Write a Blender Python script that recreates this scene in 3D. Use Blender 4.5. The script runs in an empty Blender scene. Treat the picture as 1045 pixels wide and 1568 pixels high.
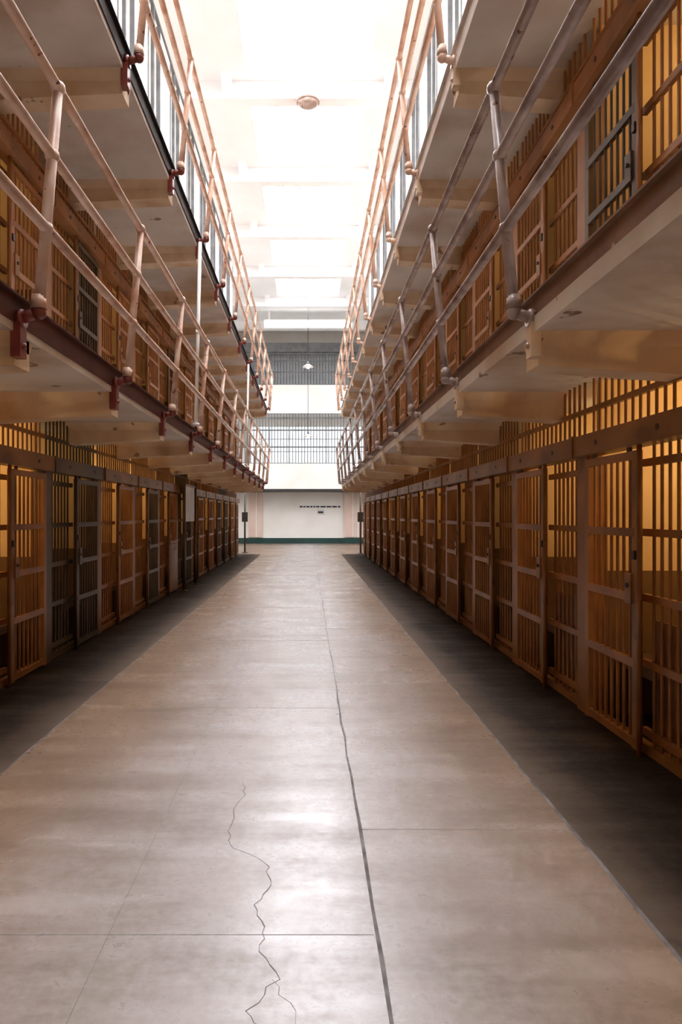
import bpy, math, random
from mathutils import Vector
random.seed(7)
S=bpy.context.scene
col=S.collection

# ---------------- materials ----------------
def mat(name,c1,c2=None,rough=.6,metal=0,scale=4,stretch=(1,1,1),c3=None,bump=0.0,lo=.35,hi=.65,chip=None,chipth=.68,stain=None,stainscale=.9,stainth=.5,spec=.5):
    m=bpy.data.materials.new(name); m.use_nodes=True
    nt=m.node_tree; n=nt.nodes; b=n['Principled BSDF']
    b.inputs['Roughness'].default_value=rough; b.inputs['Metallic'].default_value=metal; b.inputs['Specular IOR Level'].default_value=spec
    tc=n.new('ShaderNodeTexCoord'); mp=n.new('ShaderNodeMapping'); mp.inputs['Scale'].default_value=stretch
    nt.links.new(tc.outputs['Object'],mp.inputs['Vector'])
    nz=n.new('ShaderNodeTexNoise'); nz.inputs['Scale'].default_value=scale; nz.inputs['Detail'].default_value=6
    nt.links.new(mp.outputs[0],nz.inputs['Vector'])
    cr=n.new('ShaderNodeValToRGB'); cr.color_ramp.elements[0].position=lo; cr.color_ramp.elements[1].position=hi
    cr.color_ramp.elements[0].color=(*c1,1); cr.color_ramp.elements[1].color=(*(c2 or c1),1)
    if c3:
        e=cr.color_ramp.elements.new((lo+hi)/2); e.color=(*c3,1)
    nt.links.new(nz.outputs[0],cr.inputs[0])
    out=cr.outputs[0]
    def layer(out,c,sc,th,soft,det=8,k=1.0):
        n2=n.new('ShaderNodeTexNoise'); n2.inputs['Scale'].default_value=sc; n2.inputs['Detail'].default_value=det
        nt.links.new(tc.outputs['Object'],n2.inputs['Vector'])
        r2=n.new('ShaderNodeValToRGB'); r2.color_ramp.elements[0].position=th; r2.color_ramp.elements[1].position=th+soft
        r2.color_ramp.elements[1].color=(k,k,k,1)
        nt.links.new(n2.outputs[0],r2.inputs[0])
        mx=n.new('ShaderNodeMix'); mx.data_type='RGBA'; mx.inputs[7].default_value=(*c,1)
        nt.links.new(r2.outputs[0],mx.inputs[0]); nt.links.new(out,mx.inputs[6]); return mx.outputs[2]
    if stain: out=layer(out,stain,stainscale,stainth,.2,10,.8)
    if chip: out=layer(out,chip,scale*2.7,chipth,.02)
    nt.links.new(out,b.inputs['Base Color'])
    if bump:
        bp=n.new('ShaderNodeBump'); bp.inputs['Strength'].default_value=bump; bp.inputs['Distance'].default_value=.02
        nb=n.new('ShaderNodeTexNoise'); nb.inputs['Scale'].default_value=scale*6; nb.inputs['Detail'].default_value=5
        nt.links.new(tc.outputs['Object'],nb.inputs['Vector'])
        nt.links.new(nb.outputs[0],bp.inputs['Height']); nt.links.new(bp.outputs[0],b.inputs['Normal'])
    return m
def emit(name,c,s):
    m=bpy.data.materials.new(name); m.use_nodes=True
    b=m.node_tree.nodes['Principled BSDF']; b.inputs['Base Color'].default_value=(.8,.8,.8,1)
    b.inputs['Emission Color'].default_value=(*c,1); b.inputs['Emission Strength'].default_value=s
    return m

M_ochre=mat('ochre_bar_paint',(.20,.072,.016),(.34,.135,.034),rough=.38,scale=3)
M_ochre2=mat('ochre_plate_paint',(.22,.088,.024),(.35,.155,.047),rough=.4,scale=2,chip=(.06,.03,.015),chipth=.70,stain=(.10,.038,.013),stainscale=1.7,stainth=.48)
M_lit=mat('skylit_bar_ochre',(.38,.15,.05),(.50,.23,.085),rough=.4,scale=3)  # ground-tier ochre lightened, painting the skylight's effect into the upper tiers
M_lit2=mat('skylit_plate_ochre',(.38,.16,.06),(.50,.25,.10),rough=.4,scale=2,chip=(.07,.035,.02),chipth=.68,stain=(.16,.065,.028),stainscale=1.5)  # plate ochre with the same painted-in skylight
M_dark=mat('dark_steel_paint',(.05,.035,.022),(.10,.07,.04),rough=.4,scale=3)
M_dark2=mat('dark_plate_paint',(.06,.038,.02),(.13,.075,.035),rough=.4,scale=2)
M_lock=mat('lock_steel',(.03,.02,.015),(.06,.04,.03),rough=.4)
M_inner=mat('cell_plaster',(.72,.50,.23),(.82,.62,.33),rough=.8,scale=1.5)
M_dado=mat('cell_dado_paint',(.14,.08,.03),(.20,.115,.045),rough=.6,scale=1.5)
M_conc=mat('balcony_concrete',(.60,.52,.45),(.76,.69,.62),rough=.8,scale=1.2,c3=(.68,.62,.55),chip=(.26,.18,.13),chipth=.675,bump=.3,stain=(.42,.27,.15),stainscale=.9,stainth=.53)
M_brk=mat('bracket_paint',(.68,.47,.28),(.82,.66,.47),rough=.7,scale=2.2,chip=(.34,.22,.13),chipth=.67,stain=(.44,.25,.11),stainscale=1.5,stainth=.51,bump=.2)
M_fasL=mat('rust_red_fascia',(.07,.018,.012),(.12,.033,.022),rough=.55,scale=4,chip=(.3,.2,.15),chipth=.75,spec=.3)
M_fasL3=mat('black_fascia',(.012,.010,.010),(.025,.02,.02),rough=.6,scale=4,spec=.2)
M_fasR=mat('brown_fascia',(.19,.09,.05),(.29,.16,.09),rough=.5,scale=4,chip=(.5,.42,.35),chipth=.71,stain=(.08,.035,.02),stainscale=2,spec=.35)
M_fasR3=mat('cream_fascia',(.62,.55,.48),(.75,.69,.62),rough=.5,scale=4,chip=(.3,.2,.15),chipth=.70)
M_rail=mat('cream_rail_paint',(.72,.45,.31),(.86,.66,.53),rough=.35,scale=5,chip=(.25,.08,.04),chipth=.67,stain=(.46,.19,.10),stainscale=3,stainth=.52)
M_railR=mat('shaded_rail_paint',(.36,.26,.22),(.56,.45,.40),rough=.25,scale=5,chip=(.16,.07,.04),chipth=.66,stain=(.20,.10,.07),stainscale=3,stainth=.50)  # right rail paint darkened to carry its underside shade
M_foot=mat('red_foot_paint',(.15,.022,.015),(.22,.04,.025),rough=.35,scale=6)
M_white=mat('white_ceiling_paint',(.84,.83,.82),(.89,.885,.88),rough=.8,scale=.8)
M_wall=mat('white_wall_paint',(.82,.77,.71),(.88,.84,.79),rough=.7,scale=.8)
M_pink=mat('pink_pilaster_paint',(.66,.48,.40),(.75,.58,.5),rough=.7,scale=1)
M_green=mat('green_base_paint',(.006,.032,.027),(.010,.05,.04),rough=.5)
M_grey=mat('gallery_bar_grey',(.10,.10,.10),(.16,.16,.16),rough=.6)
M_lgrey=mat('window_mullion_grey',(.42,.44,.46),(.5,.52,.54),rough=.5)
M_black=mat('black_paint',(.01,.01,.01),(.03,.03,.03),rough=.5)
M_joint=mat('joint_filler',(.09,.08,.076),(.19,.17,.165),rough=.9,scale=8,spec=.15)
M_jfaint=mat('faint_joint_filler',(.17,.15,.135),(.25,.22,.20),rough=.8,scale=8,spec=.2)
M_crack=mat('crack_dirt',(.08,.07,.062),(.16,.14,.13),rough=.9,scale=8,spec=.1)
M_sky=emit('skylight_glass',(.91,.93,1.0),17)
M_win=emit('daylight_window_glass',(.98,.98,1.0),3.9)
M_aislefill=emit('added_aisle_fill_glass',(.95,.98,1.0),2.4)  # glow for the added, unseen aisle windows
M_gwin=emit('gallery_window_glass',(.86,.93,1.0),.7)
M_bulb=emit('bulb_glass',(1,.75,.4),6)
M_tube=emit('tube_lamp_glass',(1,.98,.95),3)
M_sign=mat('sign_card',(.6,.6,.6),(.7,.7,.7),rough=.5)

# floor
def floor_mat(name,a,b_,c,rl,rh,bounce_tint=None,spec=.5,edge=None):
    m=bpy.data.materials.new(name); m.use_nodes=True
    nt=m.node_tree; n=nt.nodes; L=nt.links; b=n['Principled BSDF']; b.inputs['Specular IOR Level'].default_value=spec
    tc=n.new('ShaderNodeTexCoord')
    def noise(sc,det,st,ro=.6):
        mp=n.new('ShaderNodeMapping'); mp.inputs['Scale'].default_value=st; L.new(tc.outputs['Object'],mp.inputs[0])
        z=n.new('ShaderNodeTexNoise'); z.inputs['Scale'].default_value=sc; z.inputs['Detail'].default_value=det; z.inputs['Roughness'].default_value=ro
        L.new(mp.outputs[0],z.inputs['Vector']); return z
    def math_(op,a_,b2):
        q=n.new('ShaderNodeMath'); q.operation=op
        for i,v in enumerate((a_,b2)):
            if isinstance(v,(int,float)): q.inputs[i].default_value=v
            elif v is not None: L.new(v,q.inputs[i])
        return q.outputs[0]
    def mixc(f,c0,c1):
        mx=n.new('ShaderNodeMix'); mx.data_type='RGBA'; L.new(f,mx.inputs[0])
        for i,v in((6,c0),(7,c1)):
            if isinstance(v,tuple): mx.inputs[i].default_value=(*v,1)
            else: L.new(v,mx.inputs[i])
        return mx.outputs[2]
    z1=noise(1.3,10,(1,1,1),.65); z2=noise(1.6,8,(.45,3.0,1)); z3=noise(22,8,(1,1,1))
    ad=math_('ADD',z1.outputs[0],z2.outputs[0]); m3=math_('ADD',math_('MULTIPLY',z3.outputs[0],.5),ad); hf=math_('MULTIPLY',m3,1/2.5)
    cr=n.new('ShaderNodeValToRGB'); e=cr.color_ramp.elements
    e[0].position=.40; e[0].color=(*a,1); e[1].position=.60; e[1].color=(*c,1)
    k=e.new(.5); k.color=(*b_,1)
    L.new(hf,cr.inputs[0]); out=cr.outputs[0]
    sx=n.new('ShaderNodeSeparateXYZ'); L.new(tc.outputs['Object'],sx.inputs[0])
    if bounce_tint:  # warm bounce from the cells painted in, browning the floor towards both sides
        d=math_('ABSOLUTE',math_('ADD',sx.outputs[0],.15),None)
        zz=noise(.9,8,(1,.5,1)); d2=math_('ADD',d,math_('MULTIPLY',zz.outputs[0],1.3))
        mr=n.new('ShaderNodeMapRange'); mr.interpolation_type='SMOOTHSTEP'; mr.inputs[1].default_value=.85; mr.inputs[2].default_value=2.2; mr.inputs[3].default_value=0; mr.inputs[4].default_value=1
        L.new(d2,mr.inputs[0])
        mul=n.new('ShaderNodeMix'); mul.data_type='RGBA'; mul.blend_type='MULTIPLY'; L.new(mr.outputs[0],mul.inputs[0]); L.new(out,mul.inputs[6]); mul.inputs[7].default_value=(*bounce_tint,1)
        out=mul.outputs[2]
    if edge:  # painted balcony shade fades to this lighter tone near the joint
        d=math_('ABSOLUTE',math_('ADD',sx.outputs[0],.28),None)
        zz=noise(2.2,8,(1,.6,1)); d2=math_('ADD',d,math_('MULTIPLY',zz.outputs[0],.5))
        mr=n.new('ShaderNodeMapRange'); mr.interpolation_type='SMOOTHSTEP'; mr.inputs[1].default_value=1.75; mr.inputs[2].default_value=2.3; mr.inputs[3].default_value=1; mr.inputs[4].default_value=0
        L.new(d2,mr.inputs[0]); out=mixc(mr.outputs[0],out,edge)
    z4=noise(5,12,(1,1,1),.7); r4=n.new('ShaderNodeValToRGB'); r4.color_ramp.elements[0].position=.55; r4.color_ramp.elements[1].position=.70
    r4.color_ramp.elements[1].color=(.45,.45,.45,1)
    L.new(z4.outputs[0],r4.inputs[0])
    out=mixc(r4.outputs[0],out,(a[0]*.75,a[1]*.65,a[2]*.55))
    L.new(out,b.inputs['Base Color'])
    mr=n.new('ShaderNodeMapRange'); mr.inputs[1].default_value=.40; mr.inputs[2].default_value=.60; mr.inputs[3].default_value=rh; mr.inputs[4].default_value=rl
    L.new(hf,mr.inputs[0]); L.new(mr.outputs[0],b.inputs['Roughness'])
    bp=n.new('ShaderNodeBump'); bp.inputs['Strength'].default_value=.05; bp.inputs['Distance'].default_value=.01
    L.new(m3,bp.inputs['Height']); L.new(bp.outputs[0],b.inputs['Normal'])
    return m
M_floor=floor_mat('polished_concrete',(.21,.17,.145),(.32,.28,.26),(.42,.39,.385),.22,.38,bounce_tint=(.60,.46,.33))
M_floorShade=floor_mat('shade_painted_concrete',(.012,.0075,.0045),(.025,.016,.010),(.04,.027,.018),.6,.8,spec=.15,edge=(.09,.062,.041))  # balcony shade painted into the colour of the side strips

# ---------------- mesh builder ----------------
class MB:
    def __init__(s): s.v=[];s.f=[];s.m=[];s.sm=[];s.mats=[]
    def mi(s,m):
        if m not in s.mats: s.mats.append(m)
        return s.mats.index(m)
    def box(s,x0,x1,y0,y1,z0,z1,m):
        if x0>x1:x0,x1=x1,x0
        if y0>y1:y0,y1=y1,y0
        s.hexa([(x0,y0,z0),(x1,y0,z0),(x1,y1,z0),(x0,y1,z0),(x0,y0,z1),(x1,y0,z1),(x1,y1,z1),(x0,y1,z1)],m)
    def hexa(s,pts,m):
        i=len(s.v); k=s.mi(m); s.v+=pts
        for f in [(0,3,2,1),(4,5,6,7),(0,1,5,4),(1,2,6,5),(2,3,7,6),(3,0,4,7)]:
            s.f.append(tuple(i+a for a in f)); s.m.append(k); s.sm.append(False)
    def cyl(s,a,b,r,m,n=8,r2=None,cap=True):
        a=Vector(a);b=Vector(b);d=(b-a).normalized()
        u=d.cross(Vector((0,0,1)))
        if u.length<1e-3:u=Vector((1,0,0))
        u.normalize();w=d.cross(u); i=len(s.v);k=s.mi(m); r2=r if r2 is None else r2
        for j in range(n):
            t=2*math.pi*j/n; s.v.append(tuple(a+(u*math.cos(t)+w*math.sin(t))*r))
        for j in range(n):
            t=2*math.pi*j/n; s.v.append(tuple(b+(u*math.cos(t)+w*math.sin(t))*r2))
        for j in range(n):
            s.f.append((i+j,i+(j+1)%n,i+n+(j+1)%n,i+n+j)); s.m.append(k); s.sm.append(True)
        if cap:
            s.f.append(tuple(i+j for j in reversed(range(n)))); s.m.append(k); s.sm.append(False)
            s.f.append(tuple(i+n+j for j in range(n))); s.m.append(k); s.sm.append(False)
    def sph(s,c,r,m,n=10,h=6,sz=1):
        i=len(s.v);k=s.mi(m)
        for a in range(1,h):
            p=math.pi*a/h
            for j in range(n):
                t=2*math.pi*j/n; s.v.append((c[0]+r*math.sin(p)*math.cos(t),c[1]+r*math.sin(p)*math.sin(t),c[2]+r*sz*math.cos(p)))
        top=len(s.v); s.v.append((c[0],c[1],c[2]+r*sz)); bot=len(s.v); s.v.append((c[0],c[1],c[2]-r*sz))
        for a in range(h-2):
            for j in range(n):
                s.f.append((i+a*n+j,i+(a+1)*n+j,i+(a+1)*n+(j+1)%n,i+a*n+(j+1)%n)); s.m.append(k); s.sm.append(True)
        for j in range(n):
            s.f.append((top,i+j,i+(j+1)%n)); s.m.append(k); s.sm.append(True)
            q=i+(h-2)*n; s.f.append((bot,q+(j+1)%n,q+j)); s.m.append(k); s.sm.append(True)
    def mesh(s,name):
        me=bpy.data.meshes.new(name); me.from_pydata(s.v,[],s.f)
        for m in s.mats: me.materials.append(m)
        me.polygons.foreach_set('material_index',s.m); me.polygons.foreach_set('use_smooth',s.sm); me.update()
        return me
    def obj(s,name,parent=None):
        o=bpy.data.objects.new(name,s.mesh(name)); col.objects.link(o); o.parent=parent; return o
def empty(name):
    e=bpy.data.objects.new(name,None); col.objects.link(e); return e

# ---------------- layout ----------------
WL,WR=-2.86,2.29
Y0,Y1=-3.47,27.13; P=1.8; NC=17
EYE=1.6
OX=6.8; YB=-7.0; YF=38.0; CZ=11.8

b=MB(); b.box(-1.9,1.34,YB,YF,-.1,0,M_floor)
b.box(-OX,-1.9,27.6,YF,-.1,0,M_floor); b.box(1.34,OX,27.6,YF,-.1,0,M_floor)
b.box(-OX,-1.9,YB,27.6,-.1,0,M_floorShade); b.box(1.34,OX,YB,27.6,-.1,0,M_floorShade)
b.obj('floor')
b=MB()
def wob(x,w,y0,y1,amp,seed):
    random.seed(seed); y=y0; px=x
    while y<y1:
        ny=min(y+.35,y1); nx=x+random.uniform(-amp,amp); ww=max(.003,min(.009,w*random.uniform(.6,1.4)))
        b.hexa([(px-w,y,0),(px+w,y,0),(nx+ww,ny,0),(nx-ww,ny,0),(px-w,y,.0008),(px+w,y,.0008),(nx+ww,ny,.0008),(nx-ww,ny,.0008)],M_joint)
        px=nx; w=ww; y=ny
wob(-1.9,.007,YB,27,.006,1); wob(1.34,.008,YB,27,.006,2); wob(.26,.005,YB,37.8,.008,3)
for yy in [3.47+3.05*k for k in range(-1,11)]:
    b.box(.27,1.33,yy-.002,yy+.002,0,.0008,M_jfaint)
for yy in [2.6+3.05*k for k in range(0,11)]:
    b.box(-1.89,.25,yy-.0015,yy+.0015,0,.0008,M_jfaint)
b.box(-.762,-.759,YB,30,0,.0008,M_jfaint)
b.obj('floor_joints')
b=MB(); random.seed(11)
pts=[(-.12,1.7),(-.15,1.95),(-.13,2.1),(-.19,2.2),(-.11,2.35),(-.17,2.5),(-.16,2.65),(-.22,2.8),(-.16,2.95),(-.19,3.1),(-.25,3.2),(-.38,3.3),(-.41,3.5),(-.37,3.9),(-.39,4.1)]
def crack(pts,w):
    fp=[]
    for (x,y),(x2,y2) in zip(pts,pts[1:]):
        for t in (0,.25,.5,.75): fp.append((x+(x2-x)*t+random.uniform(-.014,.014),y+(y2-y)*t))
    fp.append(pts[-1])
    for (x,y),(x2,y2) in zip(fp,fp[1:]):
        w1=w*random.uniform(.4,1)
        b.hexa([(x-w1,y,0),(x+w1,y,0),(x2+w1,y2,0),(x2-w1,y2,0),(x-w1,y,.0008),(x+w1,y,.0008),(x2+w1,y2,.0008),(x2-w1,y2,.0008)],M_crack)
crack(pts,.0024); crack([(-.13,2.35),(-.05,2.2),(-.02,1.95)],.0011); crack([(-.16,2.0),(-.28,1.9),(-.33,1.75)],.0014); crack([(.62,2.0),(.5,1.95),(.4,1.75),(.26,1.7)],.0014)
b.obj('floor_crack')

# ceiling with skylight wells
b=MB(); sk=1.42
b.box(-OX,-sk,YB,YF,CZ,CZ+.6,M_white); b.box(sk,OX,YB,YF,CZ,CZ+.6,M_white)
beams=[.2+4*k for k in range(-1,10)]
bays=[]
for y in beams:
    b.box(-OX,OX,y-.16,y+.16,CZ-.42,CZ,M_white)
    for sx in(-1,1):
        b.hexa([(sx*1.9-.12,y-.5,CZ),(sx*1.9+.12,y-.5,CZ),(sx*1.9+.12,y+.5,CZ),(sx*1.9-.12,y+.5,CZ),
                (sx*1.9-.12,y-.17,CZ-.3),(sx*1.9+.12,y-.17,CZ-.3),(sx*1.9+.12,y+.17,CZ-.3),(sx*1.9-.12,y+.17,CZ-.3)],M_white)
prev=YB
for y in beams:
    if 4<y<=32.3:
        y0,y1=y-4+.5,y-.5
        b.box(-sk,sk,prev,y0,CZ,CZ+.6,M_white); prev=y1; bays.append((y0,y1))
b.box(-sk,sk,prev,YF,CZ,CZ+.6,M_white)
b.obj('ceiling')
for i,(y0,y1) in enumerate(bays):
    b=MB(); b.box(-sk,sk,y0,y1,CZ+.45,CZ+.5,M_sky)
    for k in range(1,5): 
        x=-sk+2*sk*k/5; b.box(x-.02,x+.02,y0,y1,CZ+.38,CZ+.44,M_white)
    for k in range(1,4):
        y=y0+(y1-y0)*k/4; b.box(-sk,sk,y-.015,y+.015,CZ+.40,CZ+.44,M_white)
    b.obj('window_%d'%(i+1))

wi=len(bays)
for s,nm in((-1,'wall_left'),(1,'wall_right')):
    b=MB(); x=s*OX; x2=s*(OX+.3)
    b.box(x,x2,YB,28.4,-.1,8.6,M_wall); b.box(x,x2,28.4,36.0,-.1,2.6,M_wall); b.box(x,x2,28.4,36.0,6.6,8.6,M_wall); b.box(x,x2,36.0,YF,-.1,8.6,M_wall)
    b.box(x,x2,YB,YF,11.3,CZ+.6,M_wall)
    e=MB()
    e.box(x+s*.15,x+s*.2,28.4,36.0,2.6,6.6,M_aislefill)  # unseen window added on each side to brighten the far wall
    for k in range(0,13):
        yy=28.4+7.6*k/12; e.box(x+s*.1,x+s*.14,yy-.025,yy+.025,2.6,6.6,M_lgrey)
    for k in range(0,6):
        zz=2.6+4*k/5; e.box(x+s*.1,x+s*.14,28.4,36.0,zz-.02,zz+.02,M_lgrey)
    prev=YB
    for y in beams:
        if y-3.3<YB+.2 or y>29: continue
        b.box(x,x2,prev,y-3.3,8.6,11.3,M_wall); prev=y-.7
        e.box(x+s*.15,x+s*.2,y-3.3,y-.7,8.6,11.3,M_win)
        for k in range(1,4):
            yy=y-3.3+2.6*k/4; e.box(x+s*.1,x+s*.14,yy-.025,yy+.025,8.6,11.3,M_grey)
        for k in range(1,4):
            zz=8.6+2.7*k/4; e.box(x+s*.1,x+s*.14,y-3.3,y-.7,zz-.02,zz+.02,M_grey)
    b.box(x,x2,prev,YF,8.6,11.3,M_wall)
    b.obj(nm)
    wi+=1; e.obj('window_%d'%wi)
b=MB(); b.box(-OX,OX,YB-.3,YB,-.1,CZ+.6,M_wall); b.obj('wall_back')
b=MB(); b.box(-OX,OX,YF,YF+.3,-.1,CZ+.6,M_wall)
for xa,xb in((-3.3,-2.55),(2.0,3.2)): b.box(xa,xb,YF-.12,YF,.34,2.84,M_pink)
for xa in(2.45,2.75,-2.9): b.box(xa,xa+.05,YF-.16,YF-.12,.34,2.84,M_wall)
b.obj('wall_front')
b=MB(); b.box(-OX+.01,OX-.01,YF-.16,YF,0,.30,M_green); b.obj('baseboard_front')
b=MB()
b.box(-.5,1.85,YF-.05,YF-.001,1.98,2.1,M_sign); random.seed(4)
x=-.45
while x<1.75:
    w=random.uniform(.08,.3); b.box(x,x+w,YF-.06,YF-.05,2.0,2.08,M_black); x+=w+.06
b.box(.5,.9,YF-.05,YF-.001,1.6,1.88,M_sign); b.box(.55,.85,YF-.06,YF-.05,1.68,1.78,M_black)
b.obj('sign_board')

GY=36.4; GX=OX-.01; GF=YF-.002
b=MB()
b.box(-GX,GX,GY,GF,2.85,2.97,M_black)
b.box(-GX,GX,GY,GY+.12,2.97,4.33,M_wall)
b.box(-GX,GX,GY,GY+.12,7.12,8.52,M_wall)
b.box(-GX,GX,GY,GF,7.0,7.12,M_wall)
b.box(-GX,GX,GY-.05,GY+.2,10.27,10.75,M_grey)
for z in(4.33,5.2,6.1,6.75,7.0,8.52,9.2,9.8,10.2): b.box(-GX,GX,GY+.01,GY+.07,z-.03,z+.04,M_grey)
b.box(-GX,GX,GY+.5,GY+.56,8.52,10.27,M_lgrey)
x=-GX+.05
while x<GX:
    b.cyl((x,GY+.04,4.33),(x,GY+.04,7.1),.02,M_grey,6,cap=False); b.cyl((x,GY+.04,8.52),(x,GY+.04,10.27),.028,M_grey,6,cap=False); x+=.16
b.obj('gun_gallery')
b=MB(); b.box(-3.2,3.2,YF-.04,YF-.01,4.4,6.5,M_gwin)
for k in range(0,7): b.box(-3.2+k*1.06-.02,-3.2+k*1.06+.02,YF-.08,YF-.04,4.4,6.5,M_lgrey)
for z in(4.4,5.1,5.8,6.5): b.box(-3.2,3.2,YF-.08,YF-.04,z-.02,z+.02,M_lgrey)
wi+=1; b.obj('window_%d'%wi)
b=MB(); b.box(-2.2,2.2,34.2,34.32,10.95,11.38,M_white); b.box(-2.2,2.2,34.16,34.2,11.0,11.3,M_tube)
b.box(-2.0,-1.9,34.2,34.3,11.38,CZ-.001,M_white); b.box(1.9,2.0,34.2,34.3,11.38,CZ-.001,M_white); b.obj('tube_light_fixture')

for (x,y,zl) in((-.0,31,8.3),(0.0,35,5.6)):
    b=MB(); b.cyl((x,y,zl+.2),(x,y,CZ-.001),.012,M_black,6); b.cyl((x,y,zl+.12),(x,y,zl+.25),.05,M_grey,10)
    b.cyl((x,y,zl),(x,y,zl+.13),.26,M_wall,20,.06); b.sph((x,y,zl),.08,M_tube); b.obj('pendant_lamp')
b=MB(); b.cyl((0,16.05,CZ-.52),(0,16.05,CZ-.42),.27,M_railR,24,.29); b.sph((0,16.05,CZ-.52),.25,M_railR,16,8,.4); b.obj('dome_ceiling_lamp')

# ---------------- cell front module (outward = -x, right side) ----------------
def module(A,B_,trans_top,variant=0,D=None,DB=None):
    b=MB(); r=.0125; D=D or A; DB=DB or B_
    b.box(-.06,.06,-.14,.12,0,2.06,B_)
    b.box(-.075,-.06,-.11,-.085,0,2.06,A)
    b.box(-.03,.03,.12,1.66,0,.06,B_)
    SZ=[.14,.60,1.04,1.48,1.95]
    u=.18
    while u<.86:
        b.cyl((0,u,.05),(0,u,2.06),r,A,6,cap=False); u+=.1
    for z in SZ: b.box(-.022,.012,.12,.9,z-.025,z+.025,A)
    dx=-.085
    for u in(.84,1.62): b.box(dx-.02,dx+.02,u-.035,u+.035,.03,2.03,DB)
    u=.84+.095
    while u<1.59:
        b.cyl((dx,u,.05),(dx,u,2.03),r,D,6,cap=False); u+=.096
    for z in[.07]+SZ[1:4]+[2.0]: b.box(dx-.022,dx+.012,.84,1.62,z-.028,z+.028,D)
    b.box(dx-.035,dx+.02,.86,.95,1.0,1.2,DB); b.cyl((dx-.05,.905,1.12),(dx-.03,.905,1.12),.016,M_lock,8)
    b.box(dx-.04,dx+.0,.80,.84,1.3,1.36,M_lock)
    for u in(.95,1.52): b.box(dx-.01,dx+.01,u-.02,u+.02,2.0,2.08,M_lock)
    b.cyl((-.1,.78,.0),(-.1,.78,2.06),.018,A,8)
    if variant==1:
        b.box(.02,.03,.12,.82,.08,.9,B_)
    if variant==2:
        b.box(dx-.024,dx+.02,.86,1.6,.08,1.0,DB)
        for k in range(4): b.sph((dx-.024,.95+k*.18,.9),.012,B_,6,4)
    b.box(-.15,.0,.005,1.795,2.06,2.22,B_)
    b.box(-.165,-.15,-.03,.03,2.05,2.23,B_)
    b.cyl((-.156,.45,2.14),(-.15,.45,2.14),.02,M_lock,8); b.cyl((-.156,1.35,2.14),(-.15,1.35,2.14),.02,M_lock,8)
    u=.06
    while u<1.78:
        b.cyl((-.02,u,2.2),(-.02,u,trans_top),r,A,6,cap=False); u+=.108
    b.box(-.035,.0,0,1.8,(2.2+trans_top)/2-.02,(2.2+trans_top)/2+.02,A)
    return b.mesh('cell_front')

mods={}
def getmod(bar,plate,top,v,D=None,DB=None):
    k=(bar.name,plate.name,round(top,2),v,D.name if D else '',DB.name if DB else '')
    if k not in mods: mods[k]=module(bar,plate,top,v,D,DB)
    return mods[k]
TIERZ=[0,2.85,5.70]
def lamp(x,y,z,p,parent):
    l=bpy.data.lights.new('cell_lamp_light','POINT'); l.energy=p; l.color=(1,.68,.33); l.shadow_soft_size=.06
    o=bpy.data.objects.new('cell_lamp_light',l); col.objects.link(o); o.location=(x,y,z); o.parent=parent; return o
bm_=MB(); bm_.sph((0,0,0),.05,M_bulb); bm_.cyl((0,0,.04),(0,0,.12),.03,M_lock); bulbmesh=bm_.mesh('bulb')
for s,W in((-1,WL),(1,WR)):
    root=empty('cell_block')
    b=MB(); xi=W; xo=s*5.2
    b.box(xo,xo+s*.15,Y0,Y1+.2,0,8.55,M_inner)
    for zz in(2.68,5.53,8.38): b.box(xi,xo,Y0,Y1+.2,zz,zz+.17,M_conc)
    xm=W+s*2.0
    for t in range(3):
        z0=TIERZ[t]; z1=[2.68,5.53,8.38][t]; zd=z0+1.15
        b.box(xm,xm+s*.1,Y0,Y1,z0,zd,M_dado); b.box(xm,xm+s*.1,Y0,Y1,zd,z1,M_inner)
        for k in range(NC+1):
            y=Y0+k*P; b.box(W+s*.07,xm,y-.05,y+.05,z0,zd,M_dado); b.box(W+s*.07,xm,y-.05,y+.05,zd,z1,M_inner)
    b.box(W,xo,Y1,Y1+.25,0,8.5,M_wall)
    b.obj('masonry',root)
    q=MB()
    for t in range(2):
        for k in range(NC):
            y=Y0+k*P; z=TIERZ[t]
            q.box(W+s*.15,xm-s*.02,y+1.05,y+1.7,z+.42,z+.5,M_dark2)
            for xx in(W+s*.2,xm-s*.1):
                for yy in (y+1.08,y+1.65): q.box(xx,xx+s*.03,yy,yy+.03,z,z+.42,M_dark2)
    q.obj('bunks',root)
    for t in range(3):
        for k in range(NC):
            random.seed(k*31+t*7+(s+1))
            D=DB=None
            if t>0: bar,pl=M_lit,M_lit2
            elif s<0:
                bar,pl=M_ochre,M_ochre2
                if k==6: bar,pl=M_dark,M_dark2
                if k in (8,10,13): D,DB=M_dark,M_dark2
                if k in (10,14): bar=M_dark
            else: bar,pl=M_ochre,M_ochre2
            if t==1 and s>0 and k in(4,): D,DB=M_dark,M_dark2
            if t==1 and s<0 and k in(6,9): D,DB=M_dark,M_dark2
            v=random.choice([0,0,0,0,1]) 
            if s<0 and k in(9,): v=2
            o=bpy.data.objects.new('bar_front_%d_%d'%(t+1,k+1),getmod(bar,pl,2.68,v,D,DB)); col.objects.link(o)
            o.location=(W,Y0+k*P,TIERZ[t]); o.parent=root
            if s<0: o.scale=(-1,1,1)
        if t<2:
            for k in range(2,NC):
                y=Y0+(k+.5)*P; 
                random.seed(k*13+t*5+s)
                if t==0: p=22 if k<=4 or (s<0 and k==5) else random.choice([3,5,9])
                else: p=random.choice([1,2,5])
                if t==0 and s<0 and k in(7,8): p=14
                if t==0 and s>0 and k==5: p=14
                if t==1 and s>0 and k in (4,): p=14
                o=bpy.data.objects.new('bulb_%d_%d'%(t+1,k),bulbmesh); col.objects.link(o); o.location=(W+s*1.1,y,TIERZ[t]+2.5); o.parent=root
                lamp(W+s*1.0,y,TIERZ[t]+2.3,p*.85,root)

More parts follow.
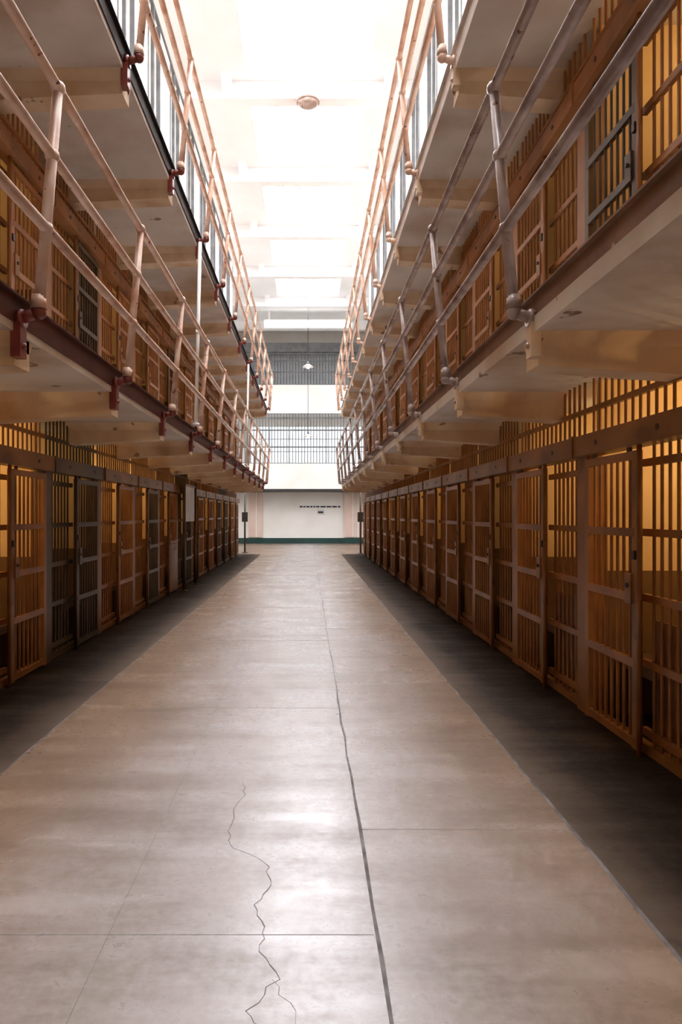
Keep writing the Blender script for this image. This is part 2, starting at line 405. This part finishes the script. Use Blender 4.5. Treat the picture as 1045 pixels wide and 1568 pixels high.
# top-of-block screen frames
for s,W in((-1,WL-.1),(1,WR+.1)):
    b=MB(); y=-3.0
    while y<26:
        b.box(W-.03,W+.03,y-.04,y+.04,8.551,11.3,M_grey); 
        b.box(W-.02,W+.02,y+.5,y+1.5,8.9,11.2,M_wall)
        for a in(.47,1.5): b.box(W-.04,W+.04,y+a,y+a+.03,8.87,11.23,M_grey)
        y+=2
    for z in(8.56,11.27): b.box(W-.03,W+.03,-3,26.04,z,z+.06,M_grey)
    b.obj('screen_frame')

# ---------------- balconies ----------------
posts=[4.05+2*k for k in range(-3,12)]
def balcony(s,W,px,zb,fas,rail,foot,t):
    root=empty('balcony')
    ed=px+s*.12; WW=W-s*.002
    b=MB()
    b.box(ed+s*.012,WW,Y0,Y1-.1,zb-.12,zb+.03,M_conc)
    b.box(ed,ed+s*.012,Y0,Y1-.1,zb-.035,zb+.09,fas)
    b.box(ed-s*.03,ed+s*.05,Y0,Y1-.1,zb+.078,zb+.09,fas)
    if s>0: b.box(ed-.012,ed+.012,Y0,Y1-.1,zb-.13,zb-.035,M_conc)
    else: b.box(ed-.0,ed+s*.012,Y0,Y1-.1,zb-.07,zb-.035,fas)
    for y in posts:
        yy=y+.12; h=.11
        a=[(ed+s*.03,yy-h,zb-.31),(WW,yy-h,zb-.37),(WW,yy+h,zb-.37),(ed+s*.03,yy+h,zb-.31),
           (ed+s*.03,yy-h,zb-.12),(WW,yy-h,zb-.12),(WW,yy+h,zb-.12),(ed+s*.03,yy+h,zb-.12)]
        if s<0: a=[a[1],a[0],a[3],a[2],a[5],a[4],a[7],a[6]]
        b.hexa(a,M_brk)
        h2=.17
        c=[(ed+s*.03,yy-h,zb-.2),(WW,yy-h,zb-.2),(WW,yy+h,zb-.2),(ed+s*.03,yy+h,zb-.2),
           (ed+s*.03,yy-h2,zb-.12),(WW,yy-h2,zb-.12),(WW,yy+h2,zb-.12),(ed+s*.03,yy+h2,zb-.12)]
        if s<0: c=[c[1],c[0],c[3],c[2],c[5],c[4],c[7],c[6]]
        b.hexa(c,M_brk)
    b.obj('walkway',root)
    r=MB()
    def off(h): return px-s*.115*h/1.33
    hs=[.50,.93,1.33]
    for y in posts:
        r.cyl((px,y,zb),(off(1.33),y,zb+1.33),.035,rail,12,.03)
        for h in hs: r.sph((off(h),y,zb+h),.044,rail,12,8)
        r.cyl((px,y,zb+.02),(px,y,zb+.10),.048,rail,12,.04)
        r.sph((px,y,zb-.0),.046,foot,12,8)
        r.cyl((px,y,zb),(ed-s*.0,y,zb-.04),.034,foot,10)
        r.cyl((ed-s*.035,y,zb-.035),(ed+s*.0,y,zb-.04),.055,foot,12)
        r.box(ed-s*.03,ed+s*.03,y-.045,y+.045,zb-.27,zb-.0,foot if s<0 else M_brk)
        r.sph((ed-s*.03,y,zb-.2),.02,foot,8,5)
    ya,yb=posts[0],posts[-1]+.6
    for h,rr in zip(hs,(.033,.030,.030)): r.cyl((off(h),ya,zb+h),(off(h),yb,zb+h),rr,rail,12)
    r.cyl((off(.0),yb,zb),(off(1.33),yb,zb+1.33),.03,rail,10)
    if t==2 and s<0:
        for y in(9.95,17.95):
            r.cyl((-1.62,y-.1,2.9),(-1.56,y-.1,5.53),.026,M_wall,10); r.cyl((-1.62,y-.1,2.88),(-1.62,y-.1,2.92),.05,M_wall,10); r.cyl((-1.59,y-.1,4.2),(-1.59,y-.1,4.26),.034,M_wall,10)
    r.obj('railing',root)
balcony(-1,WL,-1.60,2.80,M_fasL,M_rail,M_foot,2)
balcony(1,WR,1.22,2.80,M_fasR,M_railR,M_railR,2)
balcony(-1,WL,-1.50,5.65,M_fasL3,M_rail,M_foot,3)
balcony(1,WR,1.19,5.65,M_fasR3,M_rail,M_rail,3)
b=MB(); b.box(-2.63,-2.60,14.4,15.6,1.45,2.25,M_sign); b.cyl((-2.6,14.3,0),(-2.6,14.3,2.35),.035,M_dark2,10); b.cyl((-2.6,15.7,0),(-2.6,15.7,2.35),.035,M_dark2,10)
b.cyl((-2.6,14.3,0),(-2.6,14.3,.02),.09,M_dark2,12); b.cyl((-2.6,15.7,0),(-2.6,15.7,.02),.09,M_dark2,12); b.box(-2.63,-2.59,14.3,15.7,2.2,2.25,M_dark2); b.obj('notice_board')
for x,y in((-2.65,28.6),(2.15,27.9)):
    b=MB(); b.cyl((x,y,0),(x,y,2.6),.04,M_dark,10); b.box(x-.12,x+.12,y-.08,y+.08,1.3,1.7,M_lock); b.cyl((x,y,0),(x,y,.03),.12,M_dark,12)
    b.obj('control_post')

w=bpy.data.worlds.new('World'); S.world=w; w.use_nodes=True
w.node_tree.nodes['Background'].inputs[0].default_value=(.7,.8,1,1); w.node_tree.nodes['Background'].inputs[1].default_value=.6
cd=bpy.data.cameras.new('Camera'); cam=bpy.data.objects.new('Camera',cd); col.objects.link(cam)
cam.location=(0,0,EYE); cam.rotation_euler=(math.radians(90),0,0)
cd.sensor_width=36; cd.lens=24; cd.clip_end=200
cd.shift_x=(522.5-472)/1568; cd.shift_y=(788-784)/1568
S.camera=cam
S.view_settings.view_transform='Standard'; S.view_settings.look='None'
S.view_settings.exposure=0.35
